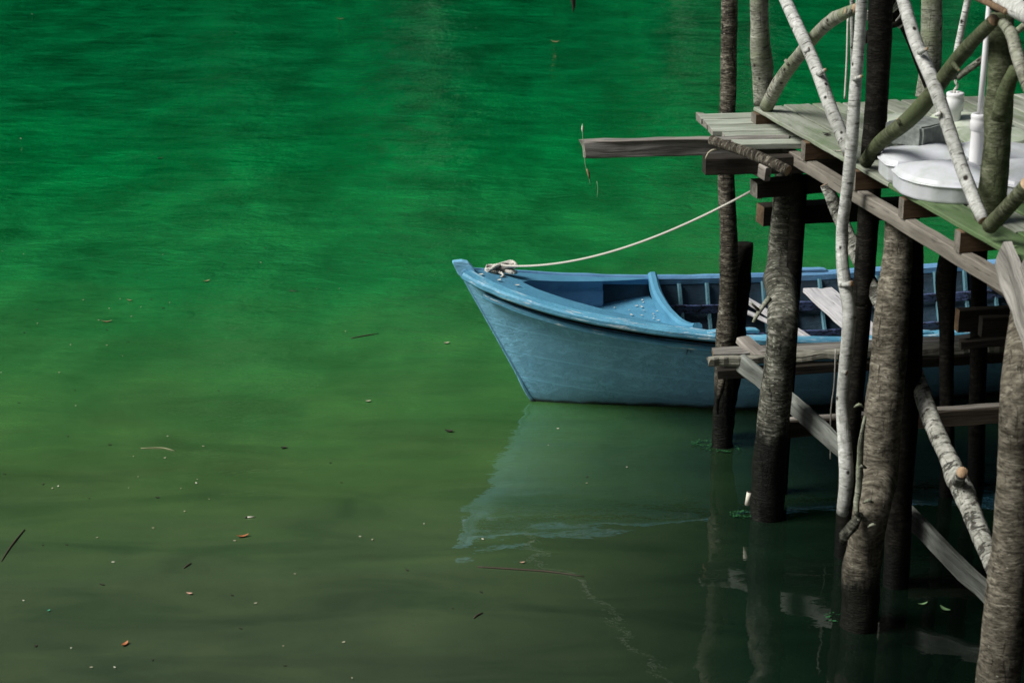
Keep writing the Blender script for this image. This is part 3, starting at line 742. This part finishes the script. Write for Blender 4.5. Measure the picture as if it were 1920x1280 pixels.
stick('long pale birch pole running from the railing down past the deck', [(1616, -40, -.05), (1612, 60, -.05), (1604, 160, -.06), (1597, 260, -.07), (1586, 370, -.08), (1579, 440, -.08), (1581, 520, -.09), (1590, 590, -.09), (1583, 690, -.10), (1580, 760, -.10), (1585, 830, -.10), (1588, 900, -.10), (1580, 962, -.10)], [22, 22, 23, 24, 22, 22, 24, 26, 23, 24, 26, 28, 22], M['birch'], 43, knots=((.52, 3.3, .5), (.545, 3.0, .55), (.47, 1.0, .35), (.98, 3, .4)))
stick(None, [(1594, 533, -.10), (1570, 536, -.13)], [12, 7], M['birch'], 52, name='twig_stub')
stick('white birch branch crossing the dark mossy one', [(1683, -30), (1712, 70), (1745, 150), (1776, 235), (1806, 320), (1830, 385), (1842, 414)], [24, 25, 27, 25, 26, 24, 22], M['birch'], 44, off=-.01, knots=((.82, 3, .35), (.87, 1, .3)))
stick('thick dark mossy branch slanting up to the right', [(1624, 306), (1650, 268), (1686, 240), (1726, 202), (1765, 150), (1805, 95), (1862, 38)], [26, 27, 30, 32, 30, 28, 24], M['birch_green'], 45, off=.03, rough=.08, knots=((.25, 2, .2), (.8, 5, .25)))
stick(None, [(1857, 424), (1890, 390), (1930, 345)], [30, 30, 30], M['birch_green'], 46, off=.0)
stick(None, [(1880, 42), (1897, 62), (1912, 110), (1935, 175)], [20, 24, 25, 24], M['birch_old'], 47, off=-.03)
stick('pale birch log handrail lashed on top of the railing', [(1820, -22), (1870, -2), (1925, 26), (1990, 60)], [26, 34, 38, 40], M['birch'], 48, off=-.02, name='handrail')
stick(None, [(1815, -12), (1850, 4), (1885, 22)], [12, 13, 12], M['joist'], 49, off=-.06, name='split_batten')
for (x, y, dx, dy, of, mt, sd) in ((1535, 140, 12, -8, -.03, 'birch', 90), (1518, 96, -10, 3, -.03, 'birch', 91), (1604, 150, 11, -6, -.07, 'birch', 92), (1724, 100, 12, -7, -.03, 'birch', 93), (1765, 212, -12, 4, -.03, 'birch', 94), (1690, 236, -9, -12, 0, 'birch_green', 95), (1480, 122, -9, -9, .03, 'birch_old', 96), (1786, 118, 14, 12, 0, 'birch_green', 97), (1588, 700, -12, -4, -.12, 'birch', 98)):
    stick(None, [(x, y, of), (x+dx, y+dy, of-.02)], [11, 6], M[mt], sd, name='twig_stub', rough=.2)
def farp(px, py): return Q(px, py, 10.0)
def fstick(pts, wpx, mat, seed, name='railing_branch', Y=9.95):
    pp = [Q(x, y, Y) for x, y in pts]; s = F/(Y*cos(TH)+(H-2.2)*sin(TH))
    return log(name, pp, [wpx/2/s]*len(pp), mat, pier, seed=seed, sides=10, rough=.06, cut=M['endgrain'])
fstick([(1821, -30), (1806, 40), (1794, 100), (1787, 150)], 13, M['birch'], 61)
fstick([(1794, 146), (1850, 105), (1930, 40)], 13, M['birch_old'], 62)
fstick([(1597, -30), (1598, 80), (1599, 186)], 8, M['birch'], 63, Y=9.85)
fstick([(1690, -30), (1640, 52), (1600, 95)], 16, M['bark_black'], 64, Y=9.6)
fstick([(1655, -20), (1700, 60), (1724, 120), (1745, 172)], 17, M['bark_black'], 65, Y=9.7)
fstick([(1652, 52), (1682, 45), (1700, 30)], 12, M['bark_black'], 66, Y=9.65)
fstick([(1676, -30), (1677, 10), (1670, 40)], 26, M['bark_black'], 67, Y=9.68)
def lashing(c, ax, r, n, wire, mat, par, name='lashing'):
    ax = Vector(ax).normalized(); X = ax.orthogonal().normalized(); Y = ax.cross(X); pts = []
    for i in range(n*12+1):
        a = i/12*2*pi; pts.append(c+ax*(wire*2.1*(i/12-n/2))+(X*cos(a)+Y*sin(a))*r)
    return log(name, pts, [wire]*len(pts), mat, par, sides=6, rough=0, step=1)
q1 = Q(1672, 8, 9.66); lashing(q1, (.5, 0, -.5), .036, 4, .006, M['rope'], pier)
q1 = Q(1688, 37, 9.68); lashing(q1, (.6, 0, -.5), .034, 4, .006, M['rope'], pier)
q1 = Q(1622, 28, 9.6); lashing(q1, (.1, 0, 1), .028, 4, .006, M['rope'], pier)
lashing(R(1874, 2, -.02), R(1925, 26, -.02)-R(1870, -2, -.02), .040, 2, .004, M['cord_black'], pier)
# ------- horizontal timbers near the water
Y1 = 9.45
board('lower_beam', [Q(1329, 678, Y1), Q(1440, 672, Y1), Q(1560, 664, Y1), Q(1720, 656, Y1), Q(1900, 648, Y1)], .06, .05, M['rough_edge'], pier, seed=41, jag=.55, rough=.006, step=.025, endjag=.02, bev=.01)
board('lower_plank', [Q(1336, 662, Y1+.13), Q(1620, 648, Y1+.13), Q(1880, 634, Y1+.13)], .10, .03, M['plank'], pier, seed=42, endmat=M['joist'])
board('lower_beam', [Q(1345, 700, Y1+.1), Q(1890, 668, Y1+.1)], .06, .05, M['plank_dark'], pier, seed=47)
board('short_plank', [Q(1392, 636, 9.66), Q(1432, 672, 9.5)], .085, .035, M['plank_pale'], pier, seed=43)
board('lowest_beam_top', [Q(1462, 787, 8.99), Q(1600, 777, 9.01), Q(1720, 769, 9.03), Q(1910, 757, 9.06)], .052, .006, M['plank_pale'], pier, seed=49)
board('lowest_beam', [Q(1461, 804, 8.98), Q(1600, 794, 9.0), Q(1720, 786, 9.02), Q(1910, 774, 9.05)], .05, .085, M['bark_beam'], pier, seed=44, endmat=M['plank_pale'])
# inner frame boards at the right, under the deck
board('step_beam', [Q(1794, 600, 8.8), Q(1900, 594, 8.85)], .05, .11, M['plank_dark'], pier, seed=45, endmat=M['joist'])
board('step_beam', [Q(1838, 612, 8.6), Q(1905, 610, 8.62)], .05, .10, M['plank_dark'], pier, seed=46)
board('lower_beam', [Q(1800, 645, 8.8), Q(1905, 637, 8.8)], .05, .04, M['plank_dark'], pier, seed=48)
# ------- braces
o = board('diagonal_brace', [Q(1388, 680, 9.45), Q(1500, 770, 9.0), Q(1600, 862, 8.6), Q(1700, 960, 8.22), Q(1780, 1045, 7.93), Q(1865, 1125, 7.65)], .045, .10, M['brace_wood'], pier, seed=50, jag=.12, rough=.006, bev=.012)
o['label'] = 'grey weathered plank brace slanting down to the nearest post'
o = log('bark_brace', [Q(1548, 345, 8.6), Q(1580, 420, 8.55), Q(1618, 500, 8.45), Q(1655, 575, 8.35), Q(1712, 690, 8.15), Q(1752, 800, 7.85), Q(1800, 905, 7.5), Q(1842, 1010, 7.2), Q(1880, 1095, 6.95)],
        [.028, .032, .034, .036, .038, .038, .044, .04, .04], M['birch_peel'], pier, seed=55, rough=.16, knots=((.72, 5.2, .3),), cut=M['endgrain'])
brace_ = o; o['label'] = 'peeling birch brace slanting down behind the brown post'
log('cut_stub', [Q(1795, 902, 7.45), Q(1804, 885, 7.33)], [.026, .024], M['birch_peel'], brace_, seed=56, cut=M['endgrain'])
board('knee_board', [R(1880, 478, -.03), R(1905, 540, -.05), Q(1955, 680, 6.32)], .13, .04, M['plank'], pier, seed=57, jag=.10, rough=.006, up=V)
board('knee_board', [R(1925, 500, -.02), R(1945, 560, -.04), Q(1985, 680, 6.3)], .10, .04, M['plank'], pier, seed=58, jag=.1, rough=.006, up=V)
# bark shreds and stubs on the posts
log('broken_twig', [Q(1442, 560, 8.80), Q(1432, 572, 8.76), Q(1424, 583, 8.74), Q(1412, 604, 8.72)], [.016, .012, .012, .007], M['birch_old'], postB, seed=71, rough=.2, sides=8)
log('broken_twig', [Q(1424, 583, 8.74), Q(1408, 568, 8.72)], [.009, .006], M['birch_old'], postB, seed=72, rough=.2, sides=8)
log('torn_bark', [Q(1614, 962, 7.6), Q(1600, 985, 7.56), Q(1583, 1006, 7.54), Q(1577, 1020, 7.54)], [.012, .022, .026, .004], M['bark_grey'], postC, seed=73, rough=.7, sides=12)
log('torn_bark', [Q(1622, 780, 7.58), Q(1613, 830, 7.56), Q(1611, 890, 7.56), Q(1606, 965, 7.58)], [.005, .012, .014, .012], M['birch_old'], postC, seed=74, rough=.6, sides=8)
log('torn_bark', [Q(1356, 695, 9.76), Q(1351, 730, 9.75), Q(1345, 752, 9.75), Q(1346, 775, 9.76)], [.02, .022, .014, .004], M['bark_dark'], postA, seed=75, rough=.5, sides=8)
for i, (x, y) in enumerate(((1608, 760), (1612, 875), (1634, 985), (1625, 940))):
    log('bark_curl', [Q(x-6, y+3, 7.57), Q(x+2, y-2, 7.55), Q(x+12, y+2, 7.57)], [.004, .009, .004], M['birch_old'], postC, seed=80+i, rough=.5, sides=7)
o = log('old_pipe_stub', [Q(1401, 946, 8.78), Q(1405, 922, 8.78)], [.0125, .0125], M['petal'], postB, rough=0, seed=1, sides=14, cut=M['leaf_dark'])
# wire loop on the side beam
tube('wire_loop', [Q(1323, 298, 8.93), Q(1328, 287, 8.93), Q(1337, 281, 8.93), Q(1348, 281, 8.93)], .004, M['leaf_pale'], pier)
tube('hanging_string', [Q(1590, 34, 9.7), Q(1588, 110, 9.7), Q(1584, 186, 9.7)], .006, M['rope'], pier)
sp = [Q(1567, 655, 8.9), Q(1564, 720, 8.9), Q(1558, 772, 8.9), Q(1557, 860, 8.9)]
tube('hanging_string', sp, .004, M['rope'], pier)

# ------------------------------------------------------------------ things on the deck
def lobed_base(name, c, r, h0, h1, rot, mat, label):
    """square-ish parasol weight of four swollen lobes round a hub"""
    root = empty(name, c); tag(root, label, 'parasol base')
    for q in range(4):
        a0 = rot+q*pi/2; vs, ts, fc = [], [], []
        ca = Vector((cos(a0), sin(a0), 0)); cb = Vector((-sin(a0), cos(a0), 0))
        g = .012
        # outline of one lobe in its quarter (ca, cb quadrant), chamfered outer corner
        out = []
        ctrl = [(g, g), (r*.90, g), (r, .045), (r*1.0, r*.50), (r*.90, r*.74), (r*.74, r*.90), (r*.50, r*1.0), (.045, r), (g, r*.90)]
        for a_, b_ in zip(ctrl, ctrl[1:]+ctrl[:1]):
            for q_ in range(5):
                f_ = .12+.76*q_/4; out.append((a_[0]+(b_[0]-a_[0])*f_, a_[1]+(b_[1]-a_[1])*f_))
        n = len(out); lay = [(0.0, 0.985), (.012, 1.0), (h0*.72, 1.0), (h0*.75, 1.035), (h0*.81, 1.035), (h0*.84, .99), (h0, .955), (h0+(h1-h0)*.3, .80), (h0+(h1-h0)*.62, .55), (h0+(h1-h0)*.9, .28), (h1, .10)]
        cx = cy = r*.40
        for (z, k) in lay:
            for (x, y) in out:
                xx = cx+(x-cx)*k; yy = cy+(y-cy)*k
                zz = z
                p = Vector(c)+ca*xx+cb*yy+Vector((0, 0, zz)); vs.append(p); ts.append((p.x-c[0], p.y-c[1], zz))
        for i in range(len(lay)-1):
            for k in range(n): k2 = (k+1) % n; fc.append((i*n+k, i*n+k2, (i+1)*n+k2, (i+1)*n+k))
        fc.append(tuple((len(lay)-1)*n+k for k in range(n))); fc.append(tuple(range(n-1, -1, -1)))
        o = finish('weight_lobe', vs, fc, ts, mat, root)
        bv = o.modifiers.new('b', 'BEVEL'); bv.width = .005; bv.segments = 2; bv.limit_method = 'ANGLE'; bv.angle_limit = radians(20)
    return root
c1 = Vector((1.972, 7.96, DZ+.001))
r1 = lobed_base('parasol_base', c1, .375, .09, .13, radians(4), M['white'], 'white four-lobed plastic parasol base holding the tall thin pipe')
tc = c1+Vector((-.005, 0, .08))
tbh = .215
lathe('socket_tube', [(.031, 0), (.031, tbh-.075), (.032, tbh-.07), (.037, tbh-.066), (.037, tbh-.03), (.034, tbh-.024), (.036, tbh-.018), (.036, tbh-.005), (.032, tbh), (.014, tbh), (.013, tbh-.03)], tc, M['pvc'], r1)
tp = tc+Vector((0, 0, tbh-.03))
o = log('thin_pipe', [tp, tp+Vector((.012, 0, 1.3))], [.0125, .0125], M['pvc'], rough=0, sides=16, step=.2); tag(o, 'thin white plastic pipe standing upright in the socket of the white base', 'pipe')
c2 = Vector((2.0, 8.68, DZ+.001))
r2 = lobed_base('parasol_base', c2, .34, .08, .11, radians(5), M['white_green'], 'green-stained parasol base behind the grey concrete block')
tc2 = c2+Vector((.05, .10, .07)); tb2 = .155
lathe('socket_tube', [(.032, 0), (.032, tb2-.09), (.041, tb2-.085), (.042, tb2-.03), (.038, tb2-.022), (.041, tb2-.016), (.041, tb2-.004), (.036, tb2), (.018, tb2), (.017, tb2-.05)], tc2, M['pvc'], r2)
rr_ = [tc2+Vector((.006*sin(i*1.4), .006*cos(i*1.4), tb2-.04+i*.012)) for i in range(9)]
o = strands('cord_end', rr_, .007, M['rope'], None); tag(o, 'frayed twist of white cord sticking out of the rear socket tube', 'cord')
def block(c, L, W, Hh, rot):
    bm = bmesh.new(); bmesh.ops.create_cube(bm, size=1)
    bmesh.ops.bevel(bm, geom=bm.edges[:], offset=.06, segments=2, affect='EDGES')
    bmesh.ops.subdivide_edges(bm, edges=bm.edges[:], cuts=3, use_grid_fill=True)
    me = bpy.data.meshes.new('concrete_block'); 
    for v in bm.verts:
        v.co = Vector((v.co.x*L, v.co.y*W, v.co.z*Hh)); v.co += Vector((noise.noise(v.co*22), noise.noise(v.co*22+Vector((9, 0, 0))), noise.noise(v.co*22+Vector((0, 9, 0)))))*.005
    bm.to_mesh(me); bm.free(); a = me.attributes.new('tex', 'FLOAT_VECTOR', 'POINT')
    a.data.foreach_set('vector', [q for v in me.vertices for q in v.co]); me.materials.append(M['concrete'])
    o = bpy.data.objects.new('concrete_block', me); COL.objects.link(o); o.location = c; o.rotation_euler = (0, 0, rot); return o
cb_ = Vector((1.775, 8.24, DZ+.158))
tag(block(cb_, .23, .20, .095, radians(42)), 'rough grey concrete block lying across the two parasol bases', 'block')

# small leaf scraps on the deck
for i, (px, py, mt) in enumerate(((1665, 332, 'petal'), (1572, 283, 'petal'), (1895, 463, 'leaf_green'))):
    c = P(px, py, DZ+.004); 
    flake('fallen_leaf', c, .05, M[mt], ['pale curled leaf on the deck edge in front of the white base', 'tiny pale leaf at the foot of the birch poles', 'light green leaf on the mossy deck at the far right'][i], 'leaf', None, asp=.25, ang=.2)

for i in range(9):
    c = G(random.uniform(.2, 2.2), random.uniform(.1, 1.3), DZ+.005)
    flake('fallen_leaf', c, random.uniform(.025, .05), M[random.choice(['leaf_tan', 'leaf_dark', 'leaf_dark'])], 'small dry leaf lying on the mossy deck boards', 'leaf', 'dry leaves lying on the deck boards', asp=.5)

# dark tip hanging in from above and the fishing line by the plank
o = log('hanging_feather', [Q(1072, -40, 9.2), Q(1074, -4, 9.2), Q(1075.5, 12, 9.2), Q(1075, 24, 9.2)], [.012, .013, .008, .001], M['leaf_dark'], rough=.1, sides=8)
tag(o, 'dark pointed tip hanging into view at the top over open water', 'feather')
fl = empty('fishing_line', Q(1093, 240, 9.1)); tag(fl, 'thin fishing line with a tiny float hanging beside the projecting plank end', 'fishing line')
tube('line', [Q(1092, 232, 9.07), Q(1093, 262, 9.06), Q(1098, 312, 9.05), Q(1104, 330, 9.05), Q(1107, 348, 9.05)], .0018, M['fish_line'], fl, sides=5)
tube('float', [Q(1092, 236, 9.07), Q(1092, 242, 9.07), Q(1092.5, 248, 9.07)], [.003, .006, .003], M['petal'], fl)
tube('float', [Q(1100, 317, 9.05), Q(1103, 324, 9.05), Q(1105, 335, 9.05)], [.004, .007, .003], M['leaf_tan'], fl)
o = tube('loose_line', [Q(1119, 340, 9.1), Q(1121, 352, 9.1), Q(1120, 370, 9.1)], .0016, M['fish_line'], None, sides=5); tag(o, 'short curved strand of line hanging just below the projecting plank', 'line')

# water weed round the post feet
def weed(c, r, n, seed, label):
    rnd = random.Random(seed); vs, fc = [], []
    for i in range(n):
        a = rnd.uniform(0, 2*pi); q = r*rnd.uniform(.35, 1)**.5
        p = c+Vector((cos(a)*q, sin(a)*q*.6, .003+rnd.uniform(0, .012))); s = rnd.uniform(.003, .008); b = rnd.uniform(0, 6)
        k = len(vs)
        for j in range(4): an = b+j*pi/2; vs.append(p+Vector((cos(an)*s, sin(an)*s*.7, rnd.uniform(0, .4)*s)))
        fc.append((k, k+1, k+2, k+3))
    o = finish('water_weed', vs, fc, [v-c for v in vs], M['weed'], smooth=False); tag(o, label, 'water weed', None, 'stuff')
weed(P(1322, 833), .075, 90, 1, 'bright green floating weed left of the slim post foot')
weed(P(1356, 842), .11, 60, 2, 'green weed ring round the slim post foot')
weed(P(1392, 966), .07, 70, 3, 'green weed at the foot of the grey post under the pipe stub')
weed(P(1572, 1160), .07, 40, 4, 'sparse green weed left of the brown post foot')

# ------------------------------------------------------------------ things floating on the water
pale = [(60, 27), (39, 260), (4, 471), (44, 476), (305, 477), (489, 492), (594, 542), (156, 562), (225, 560), (205, 578), (264, 575), (246, 593), (185, 600), (70, 606), (318, 567), (648, 621), (132, 646), (200, 647), (230, 667), (2, 698), (111, 698), (142, 760), (381, 836), (309, 858), (259, 893), (109, 911), (98, 915), (368, 905), (339, 915), (241, 914), (392, 935), (346, 958), (287, 989), (182, 1007), (795, 981), (675, 1005), (698, 1011), (212, 1053), (553, 1075), (44, 1125), (479, 1130), (531, 1210), (644, 1203), (215, 1250), (171, 1250), (1046, 803), (1028, 834), (636, 541), (1175, 875), (133, 1214), (440, 1013), (370, 898), (314, 817), (1100, 905), (905, 1010), (660, 1270), (250, 855)]
dark = [(710, 84), (172, 480), (497, 465), (283, 561), (306, 577), (68, 580), (178, 612), (200, 618), (45, 623), (810, 636), (410, 732), (127, 817), (206, 833), (619, 867), (8, 888), (81, 907), (167, 933), (295, 932), (125, 1020), (191, 1095), (80, 1021), (848, 1139), (286, 1236), (534, 1247), (67, 1210), (451, 1177), (763, 1068), (1101, 893), (35, 755), (640, 904), (902, 1109), (140, 731), (240, 640), (435, 1115)]
for i, (x, y) in enumerate(pale):
    c = P(x, y, .003); flake('floating_speck', c, random.uniform(.008, .018)*(1+max(0, 500-y)/400), M[random.choice(['leaf_pale', 'petal', 'leaf_pale'])], 'tiny pale speck of petal floating on the open green water', 'petal', 'pale specks floating on the lake')
for i, (x, y) in enumerate(dark):
    c = P(x, y, .003); flake('floating_scrap', c, random.uniform(.012, .026)*(1+max(0, 500-y)/500), M['leaf_dark'], 'small dark scrap of bark floating on the open green water', 'bark scrap', 'dark scraps floating on the lake', asp=.4)
named = [(638, 36, .10, 'leaf_tan', 'yellow leaf floating far out near the top of the view', .1, .25), (300, 297, .06, 'leaf_dark', 'dark red leaf floating alone on the upper green water', .3, .4),
 (387, 527, .05, 'leaf_tan', 'tan oval leaf floating left of the bow among specks', .5, .4), (200, 603, .075, 'leaf_tan', 'long tan leaf floating in the cluster at left', .1, .2),
 (243, 563, .045, 'leaf_tan', 'small tan leaf at the top of the left cluster', 2.7, .25), (837, 643, .04, 'leaf_pale', 'pale crumpled leaf floating just left of the stem', .3, .6),
 (690, 752, .035, 'leaf_pale', 'pale round petal alone on the mid water', .2, .6), (842, 808, .05, 'leaf_dark', 'dark and white scrap floating left of the hull reflection', 2.9, .5),
 (532, 839, .04, 'leaf_dark', 'dark reddish leaf on the middle of the water', .5, .5), (455, 1005, .062, 'leaf_orange', 'long orange leaf floating in the lower middle', .35, .3),
 (234, 1207, .045, 'leaf_orange', 'small orange pointed leaf floating near the bottom left', 1.1, .45), (355, 1112, .032, 'pink', 'pinkish petal floating below the orange leaf', 2.8, .45),
 (979, 1054, .026, 'pink', 'pinkish petal floating below the hull reflection', .2, .5), (91, 1144, .018, 'teal', 'tiny teal scrap floating at lower left', 1, .6),
 (1041, 79, .11, 'leaf_tan', 'small curved leaf floating far out, near the hanging dark tip', 2.8, .3),
 (1730, 1132, .05, 'leaf_green', 'slender pale green leaf floating in the dark under the deck', .35, .3), (1690, 1103, .016, 'leaf_pale', 'tiny light dot floating in the dark under the deck', 0, .8),
 (1772, 1142, .06, 'leaf_green', 'curved green leaf floating in the dark beside the slender one', 2.2, .35)]
for x, y, s, mt, lb, an, asp in named:
    flake('floating_leaf', P(x, y, .004), s, M[mt], lb, 'leaf', None, ang=an, asp=asp, curl=.35)
cg = empty('cigarette_end', P(468, 969, .005)); tag(cg, 'white cigarette end with a dark tip floating above the orange leaf', 'cigarette end')
tube('paper', [P(464, 969, .004), P(477, 968.5, .004)], .0035, M['petal'], cg); tube('burnt_tip', [P(459, 969.5, .004), P(463.8, 969, .004)], .0033, M['leaf_dark'], cg)
def twig(pts, r, mt, lb):
    o = log('floating_twig', [P(x, y, .003) for x, y in pts], [r*.6]+[r]*(len(pts)-2)+[r*.4], M[mt], rough=.3, sides=6, step=.03); tag(o, lb, 'twig')
twig([(46, 992), (28, 1014), (16, 1030), (2, 1052)], .004, 'twig', 'reddish brown twig floating at the left edge')
twig([(895, 1062), (960, 1066), (1030, 1071), (1095, 1080)], .004, 'twig', 'long thin dark twig floating below the hull reflection')
twig([(264, 840), (300, 839), (314, 841), (328, 845)], .003, 'twig_pale', 'thin pale bent twig floating at left of the middle')
twig([(658, 634), (685, 629), (710, 625)], .004, 'twig', 'short thin twig floating left of the bow')
twig([(888, 1158), (896, 1152), (905, 1148)], .004, 'twig', 'short dark twig floating near the bottom middle')
twig([(543, 545), (560, 546)], .004, 'twig', 'tiny twig floating in the upper middle left of the bow')
twig([(345, 1064), (352, 1059), (359, 1055)], .004, 'twig', 'tiny dark sprig floating below the cigarette end')
